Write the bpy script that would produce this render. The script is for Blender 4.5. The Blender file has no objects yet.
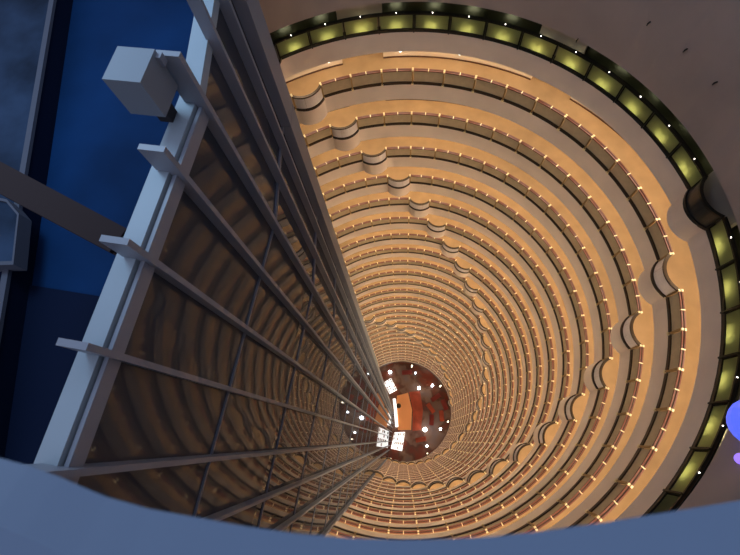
import bpy, math, random
from mathutils import Vector, Matrix
random.seed(4)
# ---------------------------------------------------------------- frame
S = 12.4                       # atrium radius in metres
AX, AY = -0.0124, 0.5830       # atrium axis, seen from the camera's plumb line
ZF = 10.2                      # depth of the lobby floor under the camera (in radii)
PH0, DPH = 1.9422, 2*math.pi/44
Z1, DZ = 1.5698, 0.2864        # depth of the first gold handrail, storey height
NL = 28
def W(x, y, z): return ((x-AX)*S, (y-AY)*S, (ZF-z)*S)
def P(r, i, z):                # polar: radius, bay index, depth
    a = PH0 - i*DPH
    return (r*math.cos(a)*S, r*math.sin(a)*S, (ZF-z)*S)
NN = (0.98884, -0.14900); TT = (0.14900, 0.98884)
def NT(n, t, z): return W(n*NN[0]+t*TT[0], n*NN[1]+t*TT[1], z)
col = bpy.context.scene.collection
def bp(x, y, z):               # image point at depth z, as a place in the atrium
    d = (.06989442, .34414382, .93631181); e1 = (.99722538, 0, -.07444153); e2 = (.02561859, -.93891695, .34318895)
    v = (x-370, y-277.5, 442.178); dot = lambda p, q: sum(i*j for i, j in zip(p, q)); k = z/dot(v, d)
    return (dot(v, e1)*k, dot(v, e2)*k)

# ---------------------------------------------------------------- materials
def mat(name, c, rough=.6, metal=0, emit=None, es=0, noise=0, nscale=8, bump=0, spec=.5):
    m = bpy.data.materials.new(name); m.use_nodes = True
    nt = m.node_tree; b = nt.nodes['Principled BSDF']
    b.inputs['Base Color'].default_value = (*c, 1); b.inputs['Roughness'].default_value = rough
    b.inputs['Metallic'].default_value = metal; b.inputs['Specular IOR Level'].default_value = spec
    if emit: b.inputs['Emission Color'].default_value = (*emit, 1); b.inputs['Emission Strength'].default_value = es
    if noise or bump:
        tc = nt.nodes.new('ShaderNodeTexCoord'); n = nt.nodes.new('ShaderNodeTexNoise')
        n.inputs['Scale'].default_value = nscale; n.inputs['Detail'].default_value = 5
        nt.links.new(tc.outputs['Object'], n.inputs['Vector'])
        if noise:
            r = nt.nodes.new('ShaderNodeMapRange'); r.inputs['From Min'].default_value = .3; r.inputs['From Max'].default_value = .7
            r.inputs['To Min'].default_value = 1-noise; r.inputs['To Max'].default_value = 1+noise
            x = nt.nodes.new('ShaderNodeMix'); x.data_type = 'RGBA'; x.blend_type = 'MULTIPLY'; x.inputs[0].default_value = 1
            x.inputs[6].default_value = (*c, 1)
            nt.links.new(n.outputs['Fac'], r.inputs['Value']); nt.links.new(r.outputs['Result'], x.inputs[7])
            nt.links.new(x.outputs[2], b.inputs['Base Color'])
        if bump:
            bm = nt.nodes.new('ShaderNodeBump'); bm.inputs['Strength'].default_value = bump
            nt.links.new(n.outputs['Fac'], bm.inputs['Height']); nt.links.new(bm.outputs['Normal'], b.inputs['Normal'])
    return m
M = {}
M['fascia'] = mat('fascia_plaster', (.90, .75, .61), .75, noise=.06, nscale=.6)
M['carpet'] = mat('gold_carpet', (.43, .285, .145), .95, noise=.10, nscale=1.2)
M['soffit'] = mat('soffit', (.7, .62, .5), .8)
M['lamp'] = mat('gallery_lamp', (1, .9, .7), .5, emit=(1, .84, .66), es=8.6)
M['cream'] = mat('cream_wall', (.86, .72, .55), .8)
M['base'] = mat('dark_skirting', (.10, .04, .02), .5)
M['wood'] = mat('red_wood', (.20, .055, .03), .35)
M['brass'] = mat('brass', (1.0, .86, .52), .35, metal=.35)
M['postm'] = mat('post_metal', (.42, .27, .10), .35, metal=.6)
M['panel'] = mat('olive_panel', (.58, .46, .28), .45, noise=.08, nscale=3)
M['bronze'] = mat('dark_bronze', (.055, .035, .02), .35, metal=.5)
M['balc'] = mat('pale_balcony_glass', (.90, .82, .76), .22, noise=.05)
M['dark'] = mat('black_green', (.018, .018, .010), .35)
M['darkmetal'] = mat('black_metal', (.02, .02, .016), .35, metal=.4)
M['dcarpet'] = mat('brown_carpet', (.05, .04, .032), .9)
M['plaster'] = mat('brown_plaster', (.46, .37, .31), .85, noise=.10, nscale=.35)
M['alu'] = mat('painted_metal', (.24, .27, .32), .45, noise=.05, nscale=1.5)
M['alul'] = mat('pale_metal', (.32, .40, .45), .5, noise=.06, nscale=.8)
M['transom'] = mat('dark_transom', (.14, .16, .20), .5)
M['boxm'] = mat('pale_box_metal', (.20, .24, .28), .6)
M['rim'] = mat('dull_grey_metal', (.09, .10, .13), .7, spec=.2)
M['core'] = mat('shaft_core', (.02, .02, .025), .9)
M['blue'] = mat('blue_roof', (.0035, .028, .095), .8, noise=.35, nscale=.35, spec=.1)
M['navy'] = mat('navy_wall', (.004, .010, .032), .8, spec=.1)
M['bglass'] = mat('blue_grey_panel', (.022, .040, .075), .8, noise=.6, nscale=.7, spec=.1)
M['brown'] = mat('brown_girder', (.040, .028, .028), .8, spec=.1)
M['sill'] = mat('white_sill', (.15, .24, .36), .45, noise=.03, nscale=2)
M['white'] = mat('white_light', (1, 1, 1), .5, emit=(1, .97, .92), es=1.5)
M['bulb'] = mat('lamp_bulb', (1, 1, 1), .5, emit=(.85, .93, 1), es=14)
M['warm'] = mat('warm_tube', (1, .9, .7), .5, emit=(1, .86, .6), es=7)
M['spark'] = mat('bulb_and_dot', (1, 1, 1), .5, emit=(1, .9, .8), es=12)
M['gtube'] = mat('green_tube', (1, 1, .8), .5, emit=(1, .98, .55), es=13)
M['gold2'] = mat('orange_counter', (1.0, .42, .16), .35)
M['rust'] = mat('rust_carpet', (.40, .07, .03), .9, noise=.3, nscale=.5)
M['maroon'] = mat('maroon_cloth', (.24, .03, .02), .8)
M['tan'] = mat('tan_cloth', (.5, .33, .22), .8)
def glass_mat():
    m = bpy.data.materials.new('facade_glass'); m.use_nodes = True; nt = m.node_tree; nt.nodes.clear()
    o = nt.nodes.new('ShaderNodeOutputMaterial'); mx = nt.nodes.new('ShaderNodeMixShader'); fr = nt.nodes.new('ShaderNodeFresnel')
    fr.inputs['IOR'].default_value = 1.34
    d = nt.nodes.new('ShaderNodeBsdfDiffuse'); d.inputs['Color'].default_value = (.055, .062, .075, 1)
    g = nt.nodes.new('ShaderNodeBsdfGlossy'); g.inputs['Roughness'].default_value = .02; g.inputs['Color'].default_value = (.70, .72, .76, 1)
    nt.links.new(fr.outputs[0], mx.inputs[0]); nt.links.new(d.outputs[0], mx.inputs[1]); nt.links.new(g.outputs[0], mx.inputs[2])
    nt.links.new(mx.outputs[0], o.inputs[0]); return m
M['glass'] = glass_mat()
def trans_mat():
    m = bpy.data.materials.new('green_frosted_glass'); m.use_nodes = True; nt = m.node_tree; nt.nodes.clear()
    o = nt.nodes.new('ShaderNodeOutputMaterial'); mx = nt.nodes.new('ShaderNodeMixShader'); mx.inputs[0].default_value = .65
    d = nt.nodes.new('ShaderNodeBsdfDiffuse'); d.inputs['Color'].default_value = (.16, .17, .11, 1)
    t = nt.nodes.new('ShaderNodeBsdfTranslucent'); t.inputs['Color'].default_value = (.80, .78, .50, 1)
    nt.links.new(d.outputs[0], mx.inputs[1]); nt.links.new(t.outputs[0], mx.inputs[2]); nt.links.new(mx.outputs[0], o.inputs[0]); return m
M['gpanel'] = trans_mat()
def floor_mat():
    m = mat('lobby_floor', (.3, .2, .16), .22); nt = m.node_tree; b = nt.nodes['Principled BSDF']
    tc = nt.nodes.new('ShaderNodeTexCoord'); n = nt.nodes.new('ShaderNodeTexNoise'); n.inputs['Scale'].default_value = .16; n.inputs['Detail'].default_value = 3
    r = nt.nodes.new('ShaderNodeValToRGB'); e = r.color_ramp.elements
    e[0].position = .36; e[0].color = (.20, .035, .015, 1); e[1].position = .62; e[1].color = (.20, .13, .11, 1)
    q = e.new(.47); q.color = (.12, .05, .03, 1); q = e.new(.52); q.color = (.22, .12, .08, 1)
    nt.links.new(tc.outputs['Object'], n.inputs['Vector']); nt.links.new(n.outputs['Fac'], r.inputs['Fac']); nt.links.new(r.outputs[0], b.inputs['Base Color'])
    return m
M['floor'] = floor_mat()

# ---------------------------------------------------------------- mesh builder
class MB:
    def __init__(s): s.v = []; s.f = []; s.m = []; s.mats = []
    def mi(s, k):
        if k not in s.mats: s.mats.append(k)
        return s.mats.index(k)
    def quad(s, a, b, c, d, k): s.poly([a, b, c, d], k)
    def poly(s, pts, k):
        n = len(s.v); s.v += [tuple(p) for p in pts]; s.f.append(list(range(n, n+len(pts)))); s.m.append(s.mi(k))
    def hexa(s, p, k):         # 8 points: four of one face, four of the facing one
        n = len(s.v); s.v += [tuple(q) for q in p]; j = s.mi(k)
        for f in ((0, 1, 2, 3), (4, 7, 6, 5), (0, 4, 5, 1), (1, 5, 6, 2), (2, 6, 7, 3), (3, 7, 4, 0)):
            s.f.append([n+q for q in f]); s.m.append(j)
    def box_nt(s, n0, n1, t0, t1, z0, z1, k):
        s.hexa([NT(n0, t0, z0), NT(n1, t0, z0), NT(n1, t1, z0), NT(n0, t1, z0), NT(n0, t0, z1), NT(n1, t0, z1), NT(n1, t1, z1), NT(n0, t1, z1)], k)
    def polar(s, r0, r1, i0, i1, z0, z1, k, sub=1):
        for q in range(sub):
            a = i0+(i1-i0)*q/sub; b = i0+(i1-i0)*(q+1)/sub
            s.hexa([P(r0, a, z0), P(r1, a, z0), P(r1, b, z0), P(r0, b, z0), P(r0, a, z1), P(r1, a, z1), P(r1, b, z1), P(r0, b, z1)], k)
    def sweep(s, path, o0, o1, z0, z1, k):   # path in plane radii; o = outward offset
        nrm = norms(path); j = s.mi(k); n = len(s.v)
        for (x, y), (u, w) in zip(path, nrm):
            for o, z in ((o0, z0), (o1, z0), (o1, z1), (o0, z1)):
                s.v.append(((x+u*o)*S, (y+w*o)*S, (ZF-z)*S))
        for q in range(len(path)-1):
            for e in range(4):
                g = (e+1) % 4
                s.f.append([n+4*q+e, n+4*q+g, n+4*q+4+g, n+4*q+4+e]); s.m.append(j)
        s.f.append([n, n+3, n+2, n+1]); s.m.append(j); L = n+4*(len(path)-1); s.f.append([L, L+1, L+2, L+3]); s.m.append(j)
    def strip(s, path, off, z0, z1, k):
        nrm = norms(path); j = s.mi(k); n = len(s.v)
        for (x, y), (u, w) in zip(path, nrm):
            for z in (z0, z1): s.v.append(((x+u*off)*S, (y+w*off)*S, (ZF-z)*S))
        for q in range(len(path)-1): s.f.append([n+2*q, n+2*q+1, n+2*q+3, n+2*q+2]); s.m.append(j)
    def flat(s, pa, oa, pb, z, k):           # ribbon between two paths of equal length
        j = s.mi(k); n = len(s.v); na = norms(pa)
        for (x, y), (u, w), (X, Y) in zip(pa, na, pb):
            s.v.append(((x+u*oa)*S, (y+w*oa)*S, (ZF-z)*S)); s.v.append((X*S, Y*S, (ZF-z)*S))
        for q in range(len(pa)-1): s.f.append([n+2*q, n+2*q+1, n+2*q+3, n+2*q+2]); s.m.append(j)
    def cyl(s, a, b, r, k, seg=12, r2=None):
        a = Vector(a); b = Vector(b); d = (b-a).normalized(); u = d.orthogonal().normalized(); w = d.cross(u); r2 = r if r2 is None else r2
        n = len(s.v); j = s.mi(k)
        for q in range(seg):
            c = math.cos(2*math.pi*q/seg); e = math.sin(2*math.pi*q/seg)
            s.v.append(tuple(a+(u*c+w*e)*r)); s.v.append(tuple(b+(u*c+w*e)*r2))
        for q in range(seg):
            g = (q+1) % seg; s.f.append([n+2*q, n+2*g, n+2*g+1, n+2*q+1]); s.m.append(j)
        s.f.append([n+2*q for q in range(seg)][::-1]); s.m.append(j); s.f.append([n+2*q+1 for q in range(seg)]); s.m.append(j)
    def ball(s, c, r, k, seg=12, sq=1):
        n = len(s.v); j = s.mi(k); H = seg//2
        for h in range(H+1):
            th = math.pi*h/H
            for q in range(seg):
                ph = 2*math.pi*q/seg
                s.v.append((c[0]+r*math.sin(th)*math.cos(ph), c[1]+r*math.sin(th)*math.sin(ph), c[2]+r*sq*math.cos(th)))
        for h in range(H):
            for q in range(seg):
                g = (q+1) % seg; s.f.append([n+h*seg+q, n+h*seg+g, n+(h+1)*seg+g, n+(h+1)*seg+q]); s.m.append(j)
    def mesh(s, name, origin=(0, 0, 0), smooth=False):
        me = bpy.data.meshes.new(name)
        me.from_pydata([(x-origin[0], y-origin[1], z-origin[2]) for x, y, z in s.v], [], s.f)
        for k in s.mats: me.materials.append(M[k])
        me.polygons.foreach_set('material_index', s.m)
        if smooth: me.polygons.foreach_set('use_smooth', [True]*len(s.f))
        me.update(); return me
    def obj(s, name, parent=None, origin=None, smooth=False):
        o0 = tuple(parent.location) if parent is not None and origin is None else (origin or (0, 0, 0))
        o = bpy.data.objects.new(name, s.mesh(name, o0, smooth)); col.objects.link(o)
        if parent is not None:
            o.parent = parent; o.location = Vector(o0)-Vector(parent['_w']) if '_w' in parent else (0, 0, 0)
        else: o.location = o0
        return o
def norms(path):
    out = []
    for q in range(len(path)):
        a = path[max(q-1, 0)]; b = path[min(q+1, len(path)-1)]
        tx, ty = b[0]-a[0], b[1]-a[1]; L = math.hypot(tx, ty) or 1
        u, w = -ty/L, tx/L
        x, y = path[q]
        if u*x+w*y < 0: u, w = -u, -w
        out.append((u, w))
    return out
def tag(o, label, cat, group=None):
    o['label'] = label; o['category'] = cat
    if group: o['group'] = group
    return o
def struct(o, label=None):
    o['kind'] = 'structure'
    if label: o['label'] = label
    return o
def empty(name, loc):
    o = bpy.data.objects.new(name, None); o.location = loc; o.empty_display_size = .2; col.objects.link(o); return o

# ---------------------------------------------------------------- gallery geometry
I0, I1 = -3, 28               # bays built round the open side (the rest is behind the glass wall)
SAG = .035
def balc_bays(k):             # bays of level k that bulge out as a balcony
    out = []
    for base, sp in ((-1, 'a'), (13, 'b'), (29, 'c')):
        i = (base+k-1) % 44
        if i > 40: i -= 44
        if I0 <= i < I1: out.append((i, sp))
    return out
def bay_path(i, r, bulge, m):
    """points across bay i at radius r; bulge = sagitta towards the axis"""
    if not bulge:
        return [(r*math.cos(PH0-(i+q/m)*DPH), r*math.sin(PH0-(i+q/m)*DPH)) for q in range(m+1)]
    a = PH0-i*DPH; b = PH0-(i+1)*DPH
    A = Vector((r*math.cos(a), r*math.sin(a))); B = Vector((r*math.cos(b), r*math.sin(b)))
    mid = (A+B)/2; h = (B-A).length/2; inw = -mid.normalized(); tx = (B-A).normalized()
    R = (h*h+bulge*bulge)/(2*bulge); c = mid+inw*(bulge-R); al = math.asin(min(1, h/R))
    if bulge > h: al = math.pi-al
    return [tuple(c+inw*R*math.cos(-al+2*al*q/m)+tx*R*math.sin(-al+2*al*q/m)) for q in range(m+1)]
def level_path(k, r, m=4, i0=I0, i1=I1, extra=0.):
    bb = [i for i, _ in balc_bays(k)]; pts = []
    for i in range(i0, i1):
        p = bay_path(i, r, (SAG+extra) if i in bb else 0, 12 if i in bb else m)
        pts += p if not pts else p[1:]
    return pts
def polar_twin(path, r):
    out = []
    for x, y in path:
        L = math.hypot(x, y); out.append((x/L*r, y/L*r))
    return out
ORD = ['', 'first', 'second', 'third', 'fourth', 'fifth', 'sixth', 'seventh', 'eighth', 'ninth', 'tenth', 'eleventh', 'twelfth', 'thirteenth',
       'fourteenth', 'fifteenth', 'sixteenth', 'seventeenth', 'eighteenth', 'nineteenth', 'twentieth', 'twenty-first', 'twenty-second',
       'twenty-third', 'twenty-fourth', 'twenty-fifth', 'twenty-sixth', 'twenty-seventh', 'twenty-eighth']
SPW = {'a': 'the spiral starting beside the grey column', 'b': 'the spiral starting opposite the glass wall',
       'c': 'the spiral low above the lobby'}
def gap(i):                    # door recesses in the corridor wall, every 5.5 bays
    d = (i-1.5+2.75) % 5.5-2.75
    return abs(d) < .60
DRAIL = .083; DFAS = .178
def rail_z(k): return Z1+(k-1)*DZ

# shared small meshes, built at bay 0 pointing outwards, then turned about the axis
def loc_mesh(name, fn):
    mb = MB(); fn(mb); return mb.mesh(name)
def b_post(mb, lod):
    w = .0030/DPH
    mb.polar(.9900, .9975, -w, w, .006, DRAIL, 'postm')
    for a, b in ((.9930, .9995), (1.0030, 1.0095)):
        mb.polar(a, b, -.0042/DPH, .0042/DPH, -.0030, .0075, 'brass')
    mb.polar(.9870, .9990, -.0052/DPH, .0052/DPH, .074, .081, 'brass')
ZOFF = (ZF-0)*S
POST = loc_mesh('post', lambda mb: b_post(mb, 0))
PANEL = loc_mesh('panel', lambda mb: mb.polar(.9990, 1.0030, .03, .97, .010, .073, 'panel', 4))
GPANEL = loc_mesh('panel', lambda mb: mb.polar(.9990, 1.0010, .045, .955, .010, .070, 'gpanel', 4))
for me in (POST, PANEL, GPANEL):    # heights relative to the handrail
    me.transform(Matrix.Translation((0, 0, -ZOFF)))
def place(name, me, parent, i):
    o = bpy.data.objects.new(name, me); col.objects.link(o); o.parent = parent
    o.rotation_euler = (0, 0, -i*DPH); return o

def railing(k):
    z = rail_z(k); bb = [i for i, _ in balc_bays(k)]; fine = k <= 13
    where = ('the green-lit topmost gallery ring' if k == 0 else 'the %s gold gallery ring below the green-lit one' % ORD[k])
    root = empty('gallery_railing', (0, 0, (ZF-z)*S)); root['_w'] = list(root.location)
    tag(root, ('dark metal balustrade with glowing green panels round the topmost gallery ring' if k == 0 else
               'brass-posted balustrade with dark red handrail, %s gold gallery below the green-lit ring' % ORD[k]), 'railing', 'balustrades round the atrium galleries')
    ps = MB(); pn = MB(); runs = []; cur = []
    for i in range(I0, I1):
        if i in bb:
            if cur: runs.append(cur)
            cur = []
        else: cur.append(i)
    if cur: runs.append(cur)
    wood = 'darkmetal' if k == 0 else 'wood'
    for run in runs:
        h = MB(); b = MB(); A = []
        for i in run: p = bay_path(i, 1, 0, 4); A += p if not A else p[1:]
        h.sweep(A, -.0050, -.0005, z, z+.006, wood); h.sweep(A, .0040, .0085, z, z+.006, wood); h.sweep(A, -.0005, .0040, z+.003, z+.0045, 'bronze')
        for i in run:
            if k: h.polar(.9940, 1.0090, i+.5-.0017/DPH, i+.5+.0017/DPH, z-.0015, z+.007, 'brass')
        b.sweep(A, -.0060, .0040, z+.069, z+.0832, 'bronze' if k else 'darkmetal')
        h.obj('handrail', root); b.obj('bottom_rail', root)
    if not fine:
        for i in range(I0, I1):
            if i not in bb: pn.polar(.9990, 1.0030, i+.03, i+.97, z+.010, z+.073, 'panel', 2)
    if fine:
        for i in range(I0, I1):
            if i not in bb:
                place('panel', GPANEL if k == 0 else PANEL, root, i)
            place('post', POST if k else DPOST, root, i)
    else:
        for i in range(I0, I1):
            ps.polar(.9900, .9975, i-.0030/DPH, i+.0030/DPH, z+.006, z+DRAIL, 'postm')
            ps.polar(.9930, 1.0095, i-.006/DPH, i+.006/DPH, z-.0022, z+.0075, 'brass')
        p = pn.obj('panel', root); p['kind'] = 'stuff'
        p = ps.obj('post', root); p['kind'] = 'stuff'
    return root
def dpost(mb):
    mb.polar(.9900, .9975, -.0025/DPH, .0025/DPH, .0, DRAIL, 'darkmetal')
DPOST = loc_mesh('post', dpost); DPOST.transform(Matrix.Translation((0, 0, -ZOFF)))

def balcony(k, i, sp):
    z = rail_z(k); A = bay_path(i, 1, SAG, 14); m = A[7]
    root = empty('balcony', (m[0]*S, m[1]*S, (ZF-z-DRAIL)*S)); root['_w'] = list(root.location)
    if k == 0: lab = 'black rounded balcony with shiny metal front on the topmost green-lit ring'
    else: lab = 'rounded balcony on the %s gold gallery, in %s' % (ORD[k], SPW[sp])
    tag(root, lab, 'balcony', 'rounded balconies spiralling down the atrium')
    q = MB(); q.sweep(A, -.003, .002, z+.008, z+.074, 'balc' if k else 'darkmetal2'); q.obj('curved_panel', root, smooth=False)
    q = MB(); q.sweep(A, -.006, .005, z-.001, z+.007, 'bronze' if k else 'darkmetal'); q.obj('handrail', root)
    q = MB(); q.sweep(A, -.009, .006, z+.072, z+.0832, 'bronze' if k else 'darkmetal'); q.obj('bottom_rail', root)
    if k <= 6:
        for j in (1, 5, 9, 13):
            x, y = A[j]; q = MB()
            q.cyl((x*S*1., y*S*1., (ZF-z-.004)*S), (x*S, y*S, (ZF-z-.078)*S), .0032*S, 'postm' if k else 'darkmetal', 6)
            q.obj('baluster', root)
    return root
M['darkmetal2'] = mat('polished_dark_metal', (.05, .05, .045), .3, metal=.4)

def slab(k):
    z = rail_z(k); zt = z+DRAIL; zb = z+DFAS
    pth = level_path(k, .999, 3, extra=.004); fas = 'fascia'
    out = MB(); out.strip(pth, -.006, zt-.001, zb, fas)
    rb = 1.30
    twin = polar_twin(pth, rb)
    out.flat(pth, -.006, twin, zb, 'soffit')
    t2 = polar_twin(pth, 1.115); t3 = polar_twin(pth, 1.085)
    out2 = MB()
    o = out.obj('gallery_slab', smooth=True); struct(o, ('plastered edge under %s' % ('the topmost green-lit gallery ring' if k == 0 else 'the %s gold gallery ring' % ORD[k])))
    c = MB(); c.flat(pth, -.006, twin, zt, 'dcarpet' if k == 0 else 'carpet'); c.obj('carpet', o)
    return o
def lamp_ring(k):              # lamps under slab k-1 that light gallery k
    z = rail_z(k-1)+DFAS
    l = MB()
    for i in range(I0, I1):
        l.polar(1.060, 1.080, i+.15, i+.85, z+.001, z+.028, 'lamp', 1)
    o = l.obj('ceiling_gallery_%d' % k); struct(o)
def corridor_wall(k):
    z0 = rail_z(k-1)+DFAS if k else 1.22; z1 = rail_z(k)+DRAIL
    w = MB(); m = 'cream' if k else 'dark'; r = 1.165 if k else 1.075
    n = (I1-I0)*8; runs = []; cur = None
    det = k <= 3
    if det:
        ed = []; i = I0
        x = 1.5-5.5*3
        segs = []
        while x < I1+6:
            segs.append((x+.60, x+5.5-.60)); x += 5.5
        for a, b in segs:
            a = max(a, I0); b = min(b, I1)
            if b <= a: continue
            w.polar(r, r+.05, a, b, z0, z1, m, 14)
            if k: w.polar(r-.004, r, a, b, z1-.006, z1, 'base', 14)
        if not k:
            x = 1.5-5.5
            while x < I1: w.polar(1.034, 1.05, x-.62, x+.62, z0, z1, 'plaster', 4); x += 5.5
        if k: w.polar(1.28, 1.30, I0, I1, z0, z1, m, 60)
        else: w.polar(1.28, 1.30, I0, I1, z0, z1, 'plaster', 60)
    else: w.polar(r, r+.01, I0, I1, z0, z1, m, 40)
    struct(w.obj('wall_gallery_%d' % k))
for k in range(0, NL+1):
    slab(k); corridor_wall(k); railing(k)
    if k: lamp_ring(k)
    for i, sp in balc_bays(k): balcony(k, i, sp)

# green tubes behind the glowing panels of the top ring
for i in range(I0, 19):
    if i in [b for b, _ in balc_bays(0)]: continue
    z = rail_z(0)
    c = P(1.023, i+.5, z+.066)
    root = empty('strip_lamp', c); root['_w'] = list(c)
    q = MB(); q.polar(1.020, 1.026, i+.38, i+.62, z+.056, z+.066, 'gtube', 2); q.obj('tube', root)
    q = MB(); q.polar(1.016, 1.030, i+.30, i+.70, z+.066, z+.083, 'darkmetal', 2); q.obj('holder', root)
    tag(root, 'green-white strip lamp glowing behind a frosted panel of the topmost ring', 'lamp', 'strip lamps behind the green panels')
    q = MB(); cc = P(.9965, i+.5, z-.004); q.ball(cc, .0016*S, 'spark', 8)  # tiny glowing ball on the handrail at the middle of each bay
    q.cyl(P(.9965, i+.5, z+.001), P(.9965, i+.5, z-.001), .004*S, 'darkmetal', 8)
    tag(q.obj('rail_dot', origin=cc), 'tiny glowing white dot on the dark handrail of the topmost ring', 'lamp', 'tiny glowing dots along the top handrail')

# upper wall above the green ring
w = MB(); up = [(.978*math.cos(PH0-q*DPH/3), .978*math.sin(PH0-q*DPH/3)) for q in range(I0*3, I1*3+1)]
w.strip(up, 0, -.30, 1.22, 'plaster'); w.flat(up, 0, polar_twin(up, 1.30), 1.22, 'plaster')
struct(w.obj('wall_upper', smooth=False), 'smooth brown plaster wall above the green-lit ring')
# lamps on the first corridor wall
zl = rail_z(1)+DRAIL-.040
for i, wh in ((.50, 'near the grey column'), (2.60, 'where the long cream strip begins'), (4.30, 'midway along the long cream strip'), (6.15, 'at the far end of the long cream strip'), (7.95, 'just past the second door recess')):
    c = P(1.160, i, zl); q = MB(); q.ball(c, .0055*S, 'spark', 10); q.cyl(P(1.166, i, zl), P(1.157, i, zl), .005*S, 'brass', 10)
    tag(q.obj('wall_lamp', origin=c), 'small white lamp on cream corridor wall, '+wh, 'lamp', 'lamps on the first corridor wall')

for (u, v), wh in (((578, 39), 'nearest the green ring'), ((650, 22), 'high above the green ring'), ((687, 49), 'between two others on the bare plaster'), ((717, 82), 'lowest on the bare plaster')):
    z = 1.0
    for _ in range(60):
        x, y = bp(u, v, z); rr = math.hypot(x-AX, y-AY); z *= (.977/rr)**.5
    x, y = bp(u, v, z); c = ((x-AX)*S, (y-AY)*S, (ZF-z)*S); q = MB(); inn = Vector((-c[0], -c[1], 0)).normalized()
    q.cyl(Vector(c)-inn*.02, Vector(c)+inn*.12, .03, 'darkmetal', 8); q.cyl(Vector(c)+inn*.11, Vector(c)+inn*.11+Vector((.03, .05, -.12)), .028, 'darkmetal', 8)
    tag(q.obj('wall_hook', origin=c), 'tiny dark metal hook on the brown upper wall, '+wh, 'hook', 'hooks on the upper wall')
# violet reflections in the viewing glass, built as glowing balls on this wall
M['violet'] = mat('violet_reflection', (.2, .2, .5), .4, emit=(.08, .14, .95), es=1.0)
M['violet2'] = mat('lilac_reflection', (.3, .2, .5), .4, emit=(.30, .17, .95), es=1.3)
for i, z, rr_, m, lab in ((17.62, 1.115, .056, 'violet', 'large blue-violet glass reflection, added as a glowing ball on the brown upper wall'), (18.30, 1.115, .012, 'violet2', 'small lilac glass reflection, added as a glowing ball beside the large blue-violet one')):
    c = P(.970, i, z); e = empty('glass_reflection', c); e['_w'] = list(c)
    q = MB(); q.ball(c, rr_*S, m, 20); q.obj('lens', e); q = MB(); q.cyl(P(.978, i, z), P(.965, i, z), rr_*S*.7, 'darkmetal', 16); q.obj('backing', e); tag(e, lab, 'lamp')

# ---------------------------------------------------------------- glass wall
A0 = (-.262, -.405); A1 = (-.262, .300)
def seg2():                    # second facet, bent away
    n1, t1 = A1; ang = math.radians(10.3)
    return (-math.sin(ang), math.cos(ang))
U2 = seg2(); N2 = (U2[1], -U2[0])
def F2(s, d, z):               # along facet two by s, outwards (to the atrium) by d
    n = A1[0]+U2[0]*s+N2[0]*d; t = A1[1]+U2[1]*s+N2[1]*d; return NT(n, t, z)
ZT = .359; ZB = ZF
wall = MB()
wall.quad(NT(-.264, -.41, ZB), NT(-.264, A1[1], ZB), NT(-.264, A1[1], ZT), NT(-.264, -.41, ZT), 'glass')
wall.quad(F2(0, -.002, ZB), F2(.262, -.002, ZB), F2(.262, -.002, ZT), F2(0, -.002, ZT), 'glass')
gw = wall.obj('wall_left'); struct(gw, 'dark reflecting glass wall with tall grey fins')
core = MB()
def wedge(z0, z1, k, inset):
    D = lambda a, r, z: W(r*math.cos(math.radians(a)), r*math.sin(math.radians(a)), z)
    pts = lambda z: [NT(-.264-inset, -.41, z), NT(-.264-inset, A1[1], z), F2(.262, -.002-inset, z), D(111.2, 1.9, z), D(140, 2.6, z), D(180, 2.6, z), D(228.5, 2.2, z)]
    a, b = pts(z0), pts(z1); core.poly(a, k[0]); core.poly(b[::-1], k[1])
    for q in range(len(a)): g = (q+1) % len(a); core.quad(a[q], b[q], b[g], a[g], k[1])
wedge(.65, ZB, ('blue', 'core'), .02)
struct(core.obj('roof_shaft'), 'deep blue roof behind the grey parapet')
pr = MB()
pr.box_nt(-.284, -.266, -.41, A1[1], ZT+.003, .65, 'core')
pr.hexa([F2(0, -.004, ZT+.003), F2(.262, -.004, ZT+.003), F2(.262, -.02, ZT+.003), F2(0, -.02, ZT+.003), F2(0, -.004, .65), F2(.262, -.004, .65), F2(.262, -.02, .65), F2(0, -.02, .65)], 'core')
struct(pr.obj('wall_parapet'))
cp = MB(); cp.box_nt(-.2825, -.2625, -.41, A1[1], ZT-.002, ZT+.012, 'alul')
tag(cp.obj('coping', origin=NT(-.27, 0, ZT)), 'long pale blue-white coping plate along the top of the glass wall', 'coping', 'coping plates on the parapet')
cp = MB(); cp.hexa([F2(0, 0, ZT-.002), F2(.26, 0, ZT-.002), F2(.26, -.021, ZT-.002), F2(0, -.021, ZT-.002), F2(0, 0, ZT+.012), F2(.26, 0, ZT+.012), F2(.26, -.021, ZT+.012), F2(0, -.021, ZT+.012)], 'alul')
tag(cp.obj('coping', origin=F2(.13, 0, ZT)), 'short pale coping plate where the parapet bends behind the square metal box', 'coping', 'coping plates on the parapet')
fr = MB(); fr.box_nt(-.2600, -.2560, -.41, A1[1], ZT+.002, ZT+.020, 'alu'); fr.box_nt(-.2642, -.2600, -.41, A1[1], ZT+.008, ZT+.014, 'core')
fr.obj('top_frame', gw)
for t in (-.245, -.155, -.069, .0245, .114, .207):
    q = MB(); q.box_nt(-.264, -.249, t-.0030, t+.0030, .356, ZB, 'alu'); q.box_nt(-.2750, -.249, t-.0030, t+.0030, .322, .356, 'alu'); q.obj('mullion', gw)
q = MB(); q.box_nt(-.264, -.249, .288, .294, .356, ZB, 'alu'); q.box_nt(-.2735, -.249, .288, .294, .295, .356, 'alu'); q.obj('mullion', gw)
for s in (.080, .153):
    q = MB(); pts = []
    for z in (.20, ZB): pts += [F2(s-.003, -.002, z), F2(s-.003, .012, z), F2(s+.003, .012, z), F2(s+.003, -.002, z)]
    q.hexa(pts, 'alu'); q.obj('mullion', gw)
z = .655
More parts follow.
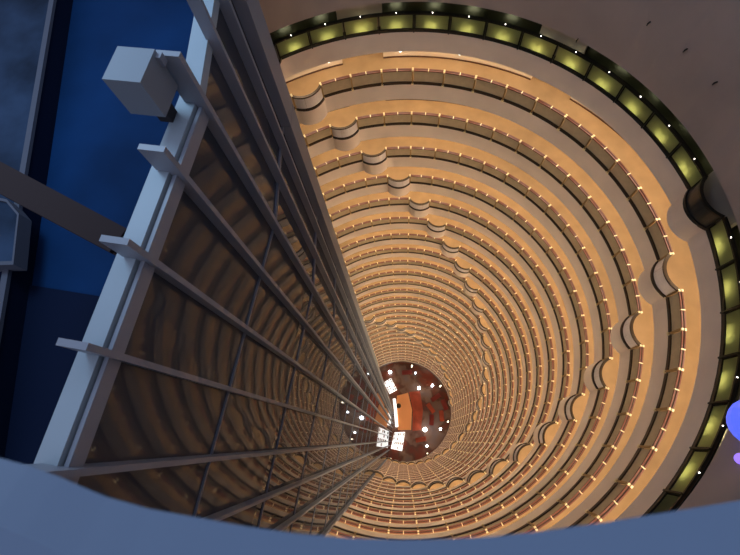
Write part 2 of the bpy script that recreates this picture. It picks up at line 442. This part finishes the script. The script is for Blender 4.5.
while z < 4:
    q = MB(); q.box_nt(-.265, -.2615, -.41, A1[1], z-.0025, z+.0025, 'transom')
    q.hexa([F2(0, -.003, z-.004), F2(.21, -.003, z-.004), F2(.21, .0012, z-.004), F2(0, .0012, z-.004), F2(0, -.003, z+.004), F2(.21, -.003, z+.004), F2(.21, .0012, z+.004), F2(0, .0012, z+.004)], 'transom')
    q.obj('transom', gw); z += .342
cm = MB(); zs = [.15]; z = .31
while z < ZB: zs.append(z); z += .342
zs.append(ZB)
for a, b in zip(zs, zs[1:]):
    pts = []
    for zz in (a+.0012, b-.0012): pts += [F2(.198, -.03, zz), F2(.198, .016, zz), F2(.250, .016, zz), F2(.250, -.03, zz)]
    cm.hexa(pts, 'alu')
pts = []
for zz in (.15, ZB): pts += [F2(.200, -.03, zz), F2(.200, .014, zz), F2(.248, .014, zz), F2(.248, -.03, zz)]
cm.hexa(pts, 'core')
struct(cm.obj('column_end'), 'grey panelled column ending the glass wall')
cm = MB(); cm.box_nt(-.30, -.250, -.415, -.397, .31, ZB, 'transom'); struct(cm.obj('column_corner'), 'pale corner column where the glass wall meets the galleries')
# square box on the fin
bx = empty('metal_box', NT(-.283, .268, .33)); bx['_w'] = list(bx.location)
q = MB(); q.box_nt(-.303, -.2665, .2475, .2855, .286, .330, 'boxm'); q.obj('housing', bx)
q = MB(); q.box_nt(-.2665, -.262, .280, .2868, .290, .300, 'alu'); q.obj('bracket', bx)
q = MB(); q.box_nt(-.292, -.278, .262, .276, .330, .357, 'core'); q.obj('foot', bx)
tag(bx, 'pale square metal box fixed to the tallest fin above the blue roof', 'box')
q = MB(); DD = lambda n_, t_, z_: NT(n_, t_, z_)
q.hexa([NT(-.30, -.40, .646), NT(-.30, .13, .646), NT(-.72, .13, .646), NT(-.72, -.40, .646), NT(-.30, -.40, .649), NT(-.30, .13, .649), NT(-.72, .13, .649), NT(-.72, -.40, .649)], 'navy')  # dark sheet over the blue roof, its unlit part put into the colour
struct(q.obj('roof_shade'), 'unlit part of the blue roof beyond the brown girder, painted nearly black')
# raised roof and girder beyond the blue roof
def bez(a, b, w, k, z0, z1, name): pass
rr = MB()
a = (-1.361*.605, 1.174*.605); b = (-1.144*.605, .493*.605); d = ((b[0]-a[0]), (b[1]-a[1])); L = math.hypot(*d); d = (d[0]/L, d[1]/L); e = (-d[1], d[0])
if e[0] > 0: e = (-e[0], -e[1])
def RR(s, o, z): return NT(a[0]+d[0]*s+e[0]*o, a[1]+d[1]*s+e[1]*o, z)
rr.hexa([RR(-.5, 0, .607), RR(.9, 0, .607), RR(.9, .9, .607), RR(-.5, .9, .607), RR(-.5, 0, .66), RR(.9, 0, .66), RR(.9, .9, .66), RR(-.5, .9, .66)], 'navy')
rr.quad(RR(-.5, .012, .6065), RR(.55, .012, .6065), RR(.55, .9, .6065), RR(-.5, .9, .6065), 'bglass')
struct(rr.obj('roof_raised'), 'raised roof with mottled blue-grey glazing')
q = MB(); q.hexa([RR(-.5, -.002, .600), RR(.9, -.002, .600), RR(.9, .008, .600), RR(-.5, .008, .600), RR(-.5, -.002, .607), RR(.9, -.002, .607), RR(.9, .008, .607), RR(-.5, .008, .607)], 'rim')
tag(q.obj('roof_edge_rail', origin=RR(0, 0, .6)), 'thin grey edging along the raised roof above the deep blue roof', 'edging')

# ---------------------------------------------------------------- camera
cam = bpy.data.cameras.new('camera'); co = bpy.data.objects.new('camera', cam); col.objects.link(co)
d = (.06989442, .34414382, .93631181); e1 = (.99722538, 0, -.07444153); e2 = (.02561859, -.93891695, .34318895)
R = Matrix(((e1[0], -e1[1], -e1[2]), (e2[0], -e2[1], -e2[2]), (-d[0], d[1], d[2])))
co.matrix_world = Matrix.Translation(W(0, 0, 0)) @ R.to_4x4()
cam.sensor_width = 36; cam.lens = 442.178/740*36; cam.clip_start = .05; cam.clip_end = 400
cam.dof.use_dof = True; cam.dof.focus_distance = 40; cam.dof.aperture_fstop = 2.8
bpy.context.scene.camera = co
def girder_pts(p, q, z0, z1, w, h):
    A = bp(*p, z0); B = bp(*q, z1); dx, dy = B[0]-A[0], B[1]-A[1]; L = math.hypot(dx, dy); u = (-dy/L*w, dx/L*w)
    f = lambda c, s, z: W(c[0]+s*u[0], c[1]+s*u[1], z)
    return [f(A, -1, z0), f(B, -1, z1), f(B, 1, z1), f(A, 1, z0), f(A, -1, z0+h), f(B, -1, z1+h), f(B, 1, z1+h), f(A, 1, z0+h)]
g = MB(); g.hexa(girder_pts((118, 244), (-25, 168), .44, .40, .010, .05), 'brown'); g.hexa(girder_pts((118, 240), (-25, 164), .434, .394, .016, .006), 'brown')
tag(g.obj('steel_girder', origin=W(*bp(60, 205, .42), .42)), 'dark brown steel girder crossing over the blue roof towards the glass wall', 'girder')
h = MB()
zz = .585; c = [bp(x, y, zz) for x, y in ((-20, 197), (8, 203), (19, 216), (14, 262), (-20, 263))]
h.poly([W(*p, zz) for p in c], 'bglass')
ctr = (sum(p[0] for p in c)/5, sum(p[1] for p in c)/5); hr = empty('roof_hatch', W(*ctr, .6)); hr['_w'] = list(hr.location)
h.obj('pane', hr); h = MB()
for s in range(5):
    p, q = c[s], c[(s+1) % 5]; o = lambda v, f: (ctr[0]+(v[0]-ctr[0])*f, ctr[1]+(v[1]-ctr[1])*f)
    h.hexa([W(*o(p, 1), zz-.004), W(*o(q, 1), zz-.004), W(*o(q, 1.1), zz-.004), W(*o(p, 1.1), zz-.004), W(*o(p, 1), zz+.022), W(*o(q, 1), zz+.022), W(*o(q, 1.1), zz+.022), W(*o(p, 1.1), zz+.022)], 'rim')
h.obj('frame', hr); tag(hr, 'roof hatch with a light rim and dark glass beside the brown girder', 'hatch')

# ---------------------------------------------------------------- window sill under the camera
zs = .06
edge = [(-60, 446), (0, 458), (30, 466), (60, 477), (85, 488), (107, 497), (150, 509), (200, 518), (250, 527), (300, 534), (350, 538), (400, 540), (450, 539), (500, 536), (550, 530), (600, 523), (650, 515), (700, 507), (760, 497), (820, 490)]
s = MB(); pa = [bp(x, y, zs) for x, y in edge]
back = [(p[0]*1.3, -.42+.0*p[0]) for p in pa]
for j in range(len(pa)-1):
    a, b = pa[j], pa[j+1]; A, B = back[j], back[j+1]
    i0 = (a[0], a[1]-.006); i1 = (b[0], b[1]-.006)
    s.quad(W(*i0, zs-.004), W(*i1, zs-.004), W(*B, zs-.004), W(*A, zs-.004), 'sill')
    s.quad(W(*a, zs), W(*b, zs), W(*i1, zs-.004), W(*i0, zs-.004), 'sill')
    l0 = (a[0], a[1]-.012); l1 = (b[0], b[1]-.012)
    s.quad(W(*a, zs), W(*l0, zs+.02), W(*l1, zs+.02), W(*b, zs), 'sill')
    s.quad(W(*l0, zs+.02), W(*A, zs+.02), W(*B, zs+.02), W(*l1, zs+.02), 'sill')
struct(s.obj('window_sill'), 'curved white window sill in cold blue light')

# ---------------------------------------------------------------- lobby
f = MB(); n = 64; f.poly([(1.75*S*math.cos(2*math.pi*q/n), 1.75*S*math.sin(2*math.pi*q/n), 0) for q in range(n)], 'floor'); struct(f.obj('floor'), 'dark polished lobby floor with rust red patches')
w = MB(); ring = lambda r: [(r*math.cos(2*math.pi*q/n), r*math.sin(2*math.pi*q/n)) for q in range(n+1)]
w.strip(ring(1.70), 0, 9.60, ZF, 'tan'); struct(w.obj('wall_lobby'))
zb = rail_z(NL)+DFAS
w = MB(); w.sweep([(1.0*math.cos(PH0-q*DPH), 1.0*math.sin(PH0-q*DPH)) for q in range(I0, I1+1)], -.012, .04, zb, 9.57, 'base'); struct(w.obj('trim_1'), 'dark rim round the lobby opening')
w = MB(); w.flat(ring(1.0), 0, ring(1.70), 9.572, 'soffit')
struct(w.obj('ceiling'))
def fz(x, y, z=ZF): q = bp(x, y, z); return q
def lob(x, y, z=ZF): return W(*bp(x, y, z), z)
# columns' wall lights
for i, wh in ((4.09, 'nearest the glass panels'), (9.53, 'second round from the lit panels'), (14.96, 'facing the glass wall'), (20.67, 'beside a lone white globe'), (26.35, 'behind the bright white table')):
    c = P(.985, i, 9.85); q = MB(); q.cyl(P(.985, i, 9.68), P(.985, i, 10.02), .012*S, 'warm', 10)
    r = empty('wall_sconce', c); r['_w'] = list(c); q.obj('tube', r)
    q = MB(); q.cyl(P(.985, i, 10.02), P(.985, i, ZF), .016*S, 'bronze', 10); q.cyl(P(.985, i, 9.66), P(.985, i, 9.68), .018*S, 'bronze', 10); q.obj('stem', r)
    tag(r, 'tall warm tube light at the lobby rim, '+wh, 'lamp', 'tall tube lights round the lobby')
def globe(x, y, r, lab):
    c = lob(x, y, 10.08); q = MB(); q.ball(c, r, 'bulb', 14); e = empty('floor_lamp', (c[0], c[1], 0)); e['_w'] = list(e.location); q.obj('globe', e)
    q = MB(); q.cyl((c[0], c[1], 0), (c[0], c[1], c[2]-r*.8), .05, 'bronze', 8); q.obj('pole', e); q = MB(); q.cyl((c[0], c[1], 0), (c[0], c[1], .06), .3, 'bronze', 12); q.obj('base', e)
    tag(e, lab, 'lamp', 'glowing globe lamps on the lobby floor')
globe(390, 372, .48, 'cold white globe lamp near the lit display panels in the lobby')
globe(419, 388, .40, 'white globe lamp nearest the orange counter in the lobby')
globe(432.4, 385.4, .36, 'white globe lamp beside the second tube light in the lobby')
globe(425, 429.5, .55, 'largest brightest globe lamp of the lobby, beyond the white glowing table')
globe(440.5, 429, .30, 'small globe lamp next to the tube light facing the glass wall')
globe(427, 446, .28, 'small pinkish globe lamp by the tube light at the lobby edge')
globe(415.5, 373, .24, 'small globe lamp below the topmost tube light in the lobby')
def flatbox(pts, h, name, k, lab, cat, extra=None, z0=0.0, ztop=None):
    q = MB(); c = [lob(x, y) for x, y in pts]; cx = sum(p[0] for p in c)/len(c); cy = sum(p[1] for p in c)/len(c)
    top = [(p[0], p[1], z0+h) for p in c]; bot = [(p[0], p[1], z0) for p in c]
    q.poly(top, k); q.poly(bot[::-1], k)
    for j in range(len(c)): g = (j+1) % len(c); q.quad(bot[j], bot[g], top[g], top[j], k)
    o = q.obj(name, origin=(cx, cy, z0)); tag(o, lab, cat); return o
flatbox([(397, 396), (408, 393), (412, 410), (411, 430), (398, 430), (397, 412)], .9, 'reception_counter', 'gold2', 'orange lit curved counter beside the glass wall in the lobby', 'counter')
q = MB(); c = lob(398.5, 406); q.cyl((c[0], c[1], .9), (c[0], c[1], 1.3), .7, 'bronze', 16, .55); tag(q.obj('bowl', origin=(c[0], c[1], .9)), 'dark round bowl standing on the orange counter', 'bowl')
flatbox([(409, 392), (420, 391), (423, 410), (421, 430), (412.5, 431), (413, 410)], .05, 'red_carpet', 'rust', 'dark red carpet strip beside the orange counter', 'carpet')
# white glowing strip against the glass wall
q = MB(); pts = [(394.2, 399), (395.0, 405), (395.7, 412), (396.2, 419), (396.9, 427)]
for (x0, y0), (x1, y1) in zip(pts, pts[1:]):
    a = lob(x0, y0); b = lob(x1, y1); L = math.hypot(b[0]-a[0], b[1]-a[1]); u = (-(b[1]-a[1])/L*.38, (b[0]-a[0])/L*.38)
    q.hexa([(a[0]-u[0], a[1]-u[1], .0), (b[0]-u[0], b[1]-u[1], .0), (b[0]+u[0], b[1]+u[1], .0), (a[0]+u[0], a[1]+u[1], .0)]+[(a[0]-u[0], a[1]-u[1], 1.2), (b[0]-u[0], b[1]-u[1], 1.2), (b[0]+u[0], b[1]+u[1], 1.2), (a[0]+u[0], a[1]+u[1], 1.2)], 'white')
tag(q.obj('light_strip', origin=lob(394, 412)), 'curved glowing white light strip along the orange counter', 'light')
def gridtable(cs, nx, ny, name, lab, cat, dk, h=1.0):
    c = [Vector(lob(*p)) for p in cs]; ctr = (c[0]+c[1]+c[2]+c[3])/4
    r = empty(name, tuple(ctr)); r['_w'] = list(r.location)
    q = MB(); f = lambda u, v: (c[0]*(1-u)+c[1]*u)*(1-v)+(c[3]*(1-u)+c[2]*u)*v
    T = [f(0, 0), f(1, 0), f(1, 1), f(0, 1)]; q.hexa([(*p.xy, h) for p in T]+[(*p.xy, 0) for p in T], 'white'); q.obj('lit_top', r)
    for a in range(nx):
        for b in range(ny):
            if random.random() < dk:
                u0, v0 = (a+.2)/nx, (b+.2)/ny; u1, v1 = (a+.8)/nx, (b+.8)/ny
                q = MB(); q.hexa([(*f(x, y).xy, h+.25) for x, y in ((u0, v0), (u1, v0), (u1, v1), (u0, v1))]+[(*f(x, y).xy, h) for x, y in ((u0, v0), (u1, v0), (u1, v1), (u0, v1))], random.choice(['maroon', 'tan', 'bronze', 'tan'])); q.obj('tray', r)
    tag(r, lab, cat)
gridtable([(384, 383), (391, 378.5), (397, 390), (389.5, 394)], 4, 5, 'display_table', 'lit display table with small colourful items near the glass wall', 'table', .6)
gridtable([(394.6, 432.5), (405, 432), (402, 451), (391, 448.5)], 6, 4, 'buffet_table', 'largest glowing white table, with dark trays, in the lobby', 'table', .42)
# lounge seats
def sofa(x, y, rot, k, lab, w=2.4):
    c = lob(x, y); r = empty('sofa', (c[0], c[1], 0)); r['_w'] = list(r.location)
    def bxx(x0, x1, y0, y1, z0, z1, nm, kk):
        q = MB(); cr = math.cos(rot); sr = math.sin(rot); T = lambda x, y, z: (c[0]+x*cr-y*sr, c[1]+x*sr+y*cr, z)
        q.hexa([T(x0, y0, z0), T(x1, y0, z0), T(x1, y1, z0), T(x0, y1, z0), T(x0, y0, z1), T(x1, y0, z1), T(x1, y1, z1), T(x0, y1, z1)], kk); q.obj(nm, r)
    bxx(-w/2, w/2, -.45, .45, 0, .45, 'seat', k); bxx(-w/2, w/2, .45, .7, 0, .9, 'backrest', k); bxx(-w/2-.2, -w/2, -.45, .7, 0, .65, 'armrest', k); bxx(w/2, w/2+.2, -.45, .7, 0, .65, 'armrest', k)
    tag(r, lab, 'sofa', 'sofas on the lobby floor')
sofa(436, 398, .6, 'maroon', 'dark red sofa below the second tube light in the lobby'); sofa(444, 405, -1.2, 'maroon', 'dark red sofa closest to the lobby rim facing the glass wall')
sofa(431, 408, 2.2, 'rust', 'rust red sofa in the middle of the lobby floor'); sofa(441, 416, -1.5, 'rust', 'rust red sofa beside the tube light facing the glass wall')
sofa(421, 440, .2, 'rust', 'rust red sofa near the small pinkish globe lamp'); sofa(407, 373, .1, 'maroon', 'dark red sofa under the topmost tube light'); sofa(432, 420, 1.5, 'maroon', 'dark red sofa beside the largest globe lamp')

# ---------------------------------------------------------------- light
wd = bpy.data.worlds.new('world'); bpy.context.scene.world = wd; wd.use_nodes = True
bg = wd.node_tree.nodes['Background']; bg.inputs[0].default_value = (.52, .56, .78, 1); bg.inputs[1].default_value = .8
def area(name, loc, rot, sz, e, c):
    l = bpy.data.lights.new(name, 'AREA'); l.size = sz; l.energy = e; l.color = c; o = bpy.data.objects.new(name, l); o.location = loc; o.rotation_euler = rot; col.objects.link(o); return o
# lobby lights under the lowest gallery
for q in range(6):
    a = q*math.pi/3; l = bpy.data.lights.new('lobby_light', 'AREA'); l.size = 3; l.energy = 60; l.color = (1, .72, .5)
    o = bpy.data.objects.new('lobby_light', l); o.location = (1.25*S*math.cos(a), 1.25*S*math.sin(a), (ZF-9.6)*S); col.objects.link(o)
o = area('roof_fill_lamp', NT(-.60, .45, -.10), (0, 0, 0), 3, 380, (.45, .72, 1))  # added blue lamp out of view, brightens the roof and coping
for o in bpy.data.objects:
    if '_w' in o: del o['_w']
vs = bpy.context.scene.view_settings; vs.view_transform = 'Standard'; vs.look = 'None'; vs.exposure = 0; vs.gamma = 1; vs.use_curve_mapping = False
bpy.context.scene.cycles.max_bounces = 8; bpy.context.scene.cycles.diffuse_bounces = 4
bpy.context.scene.cycles.use_denoising = True
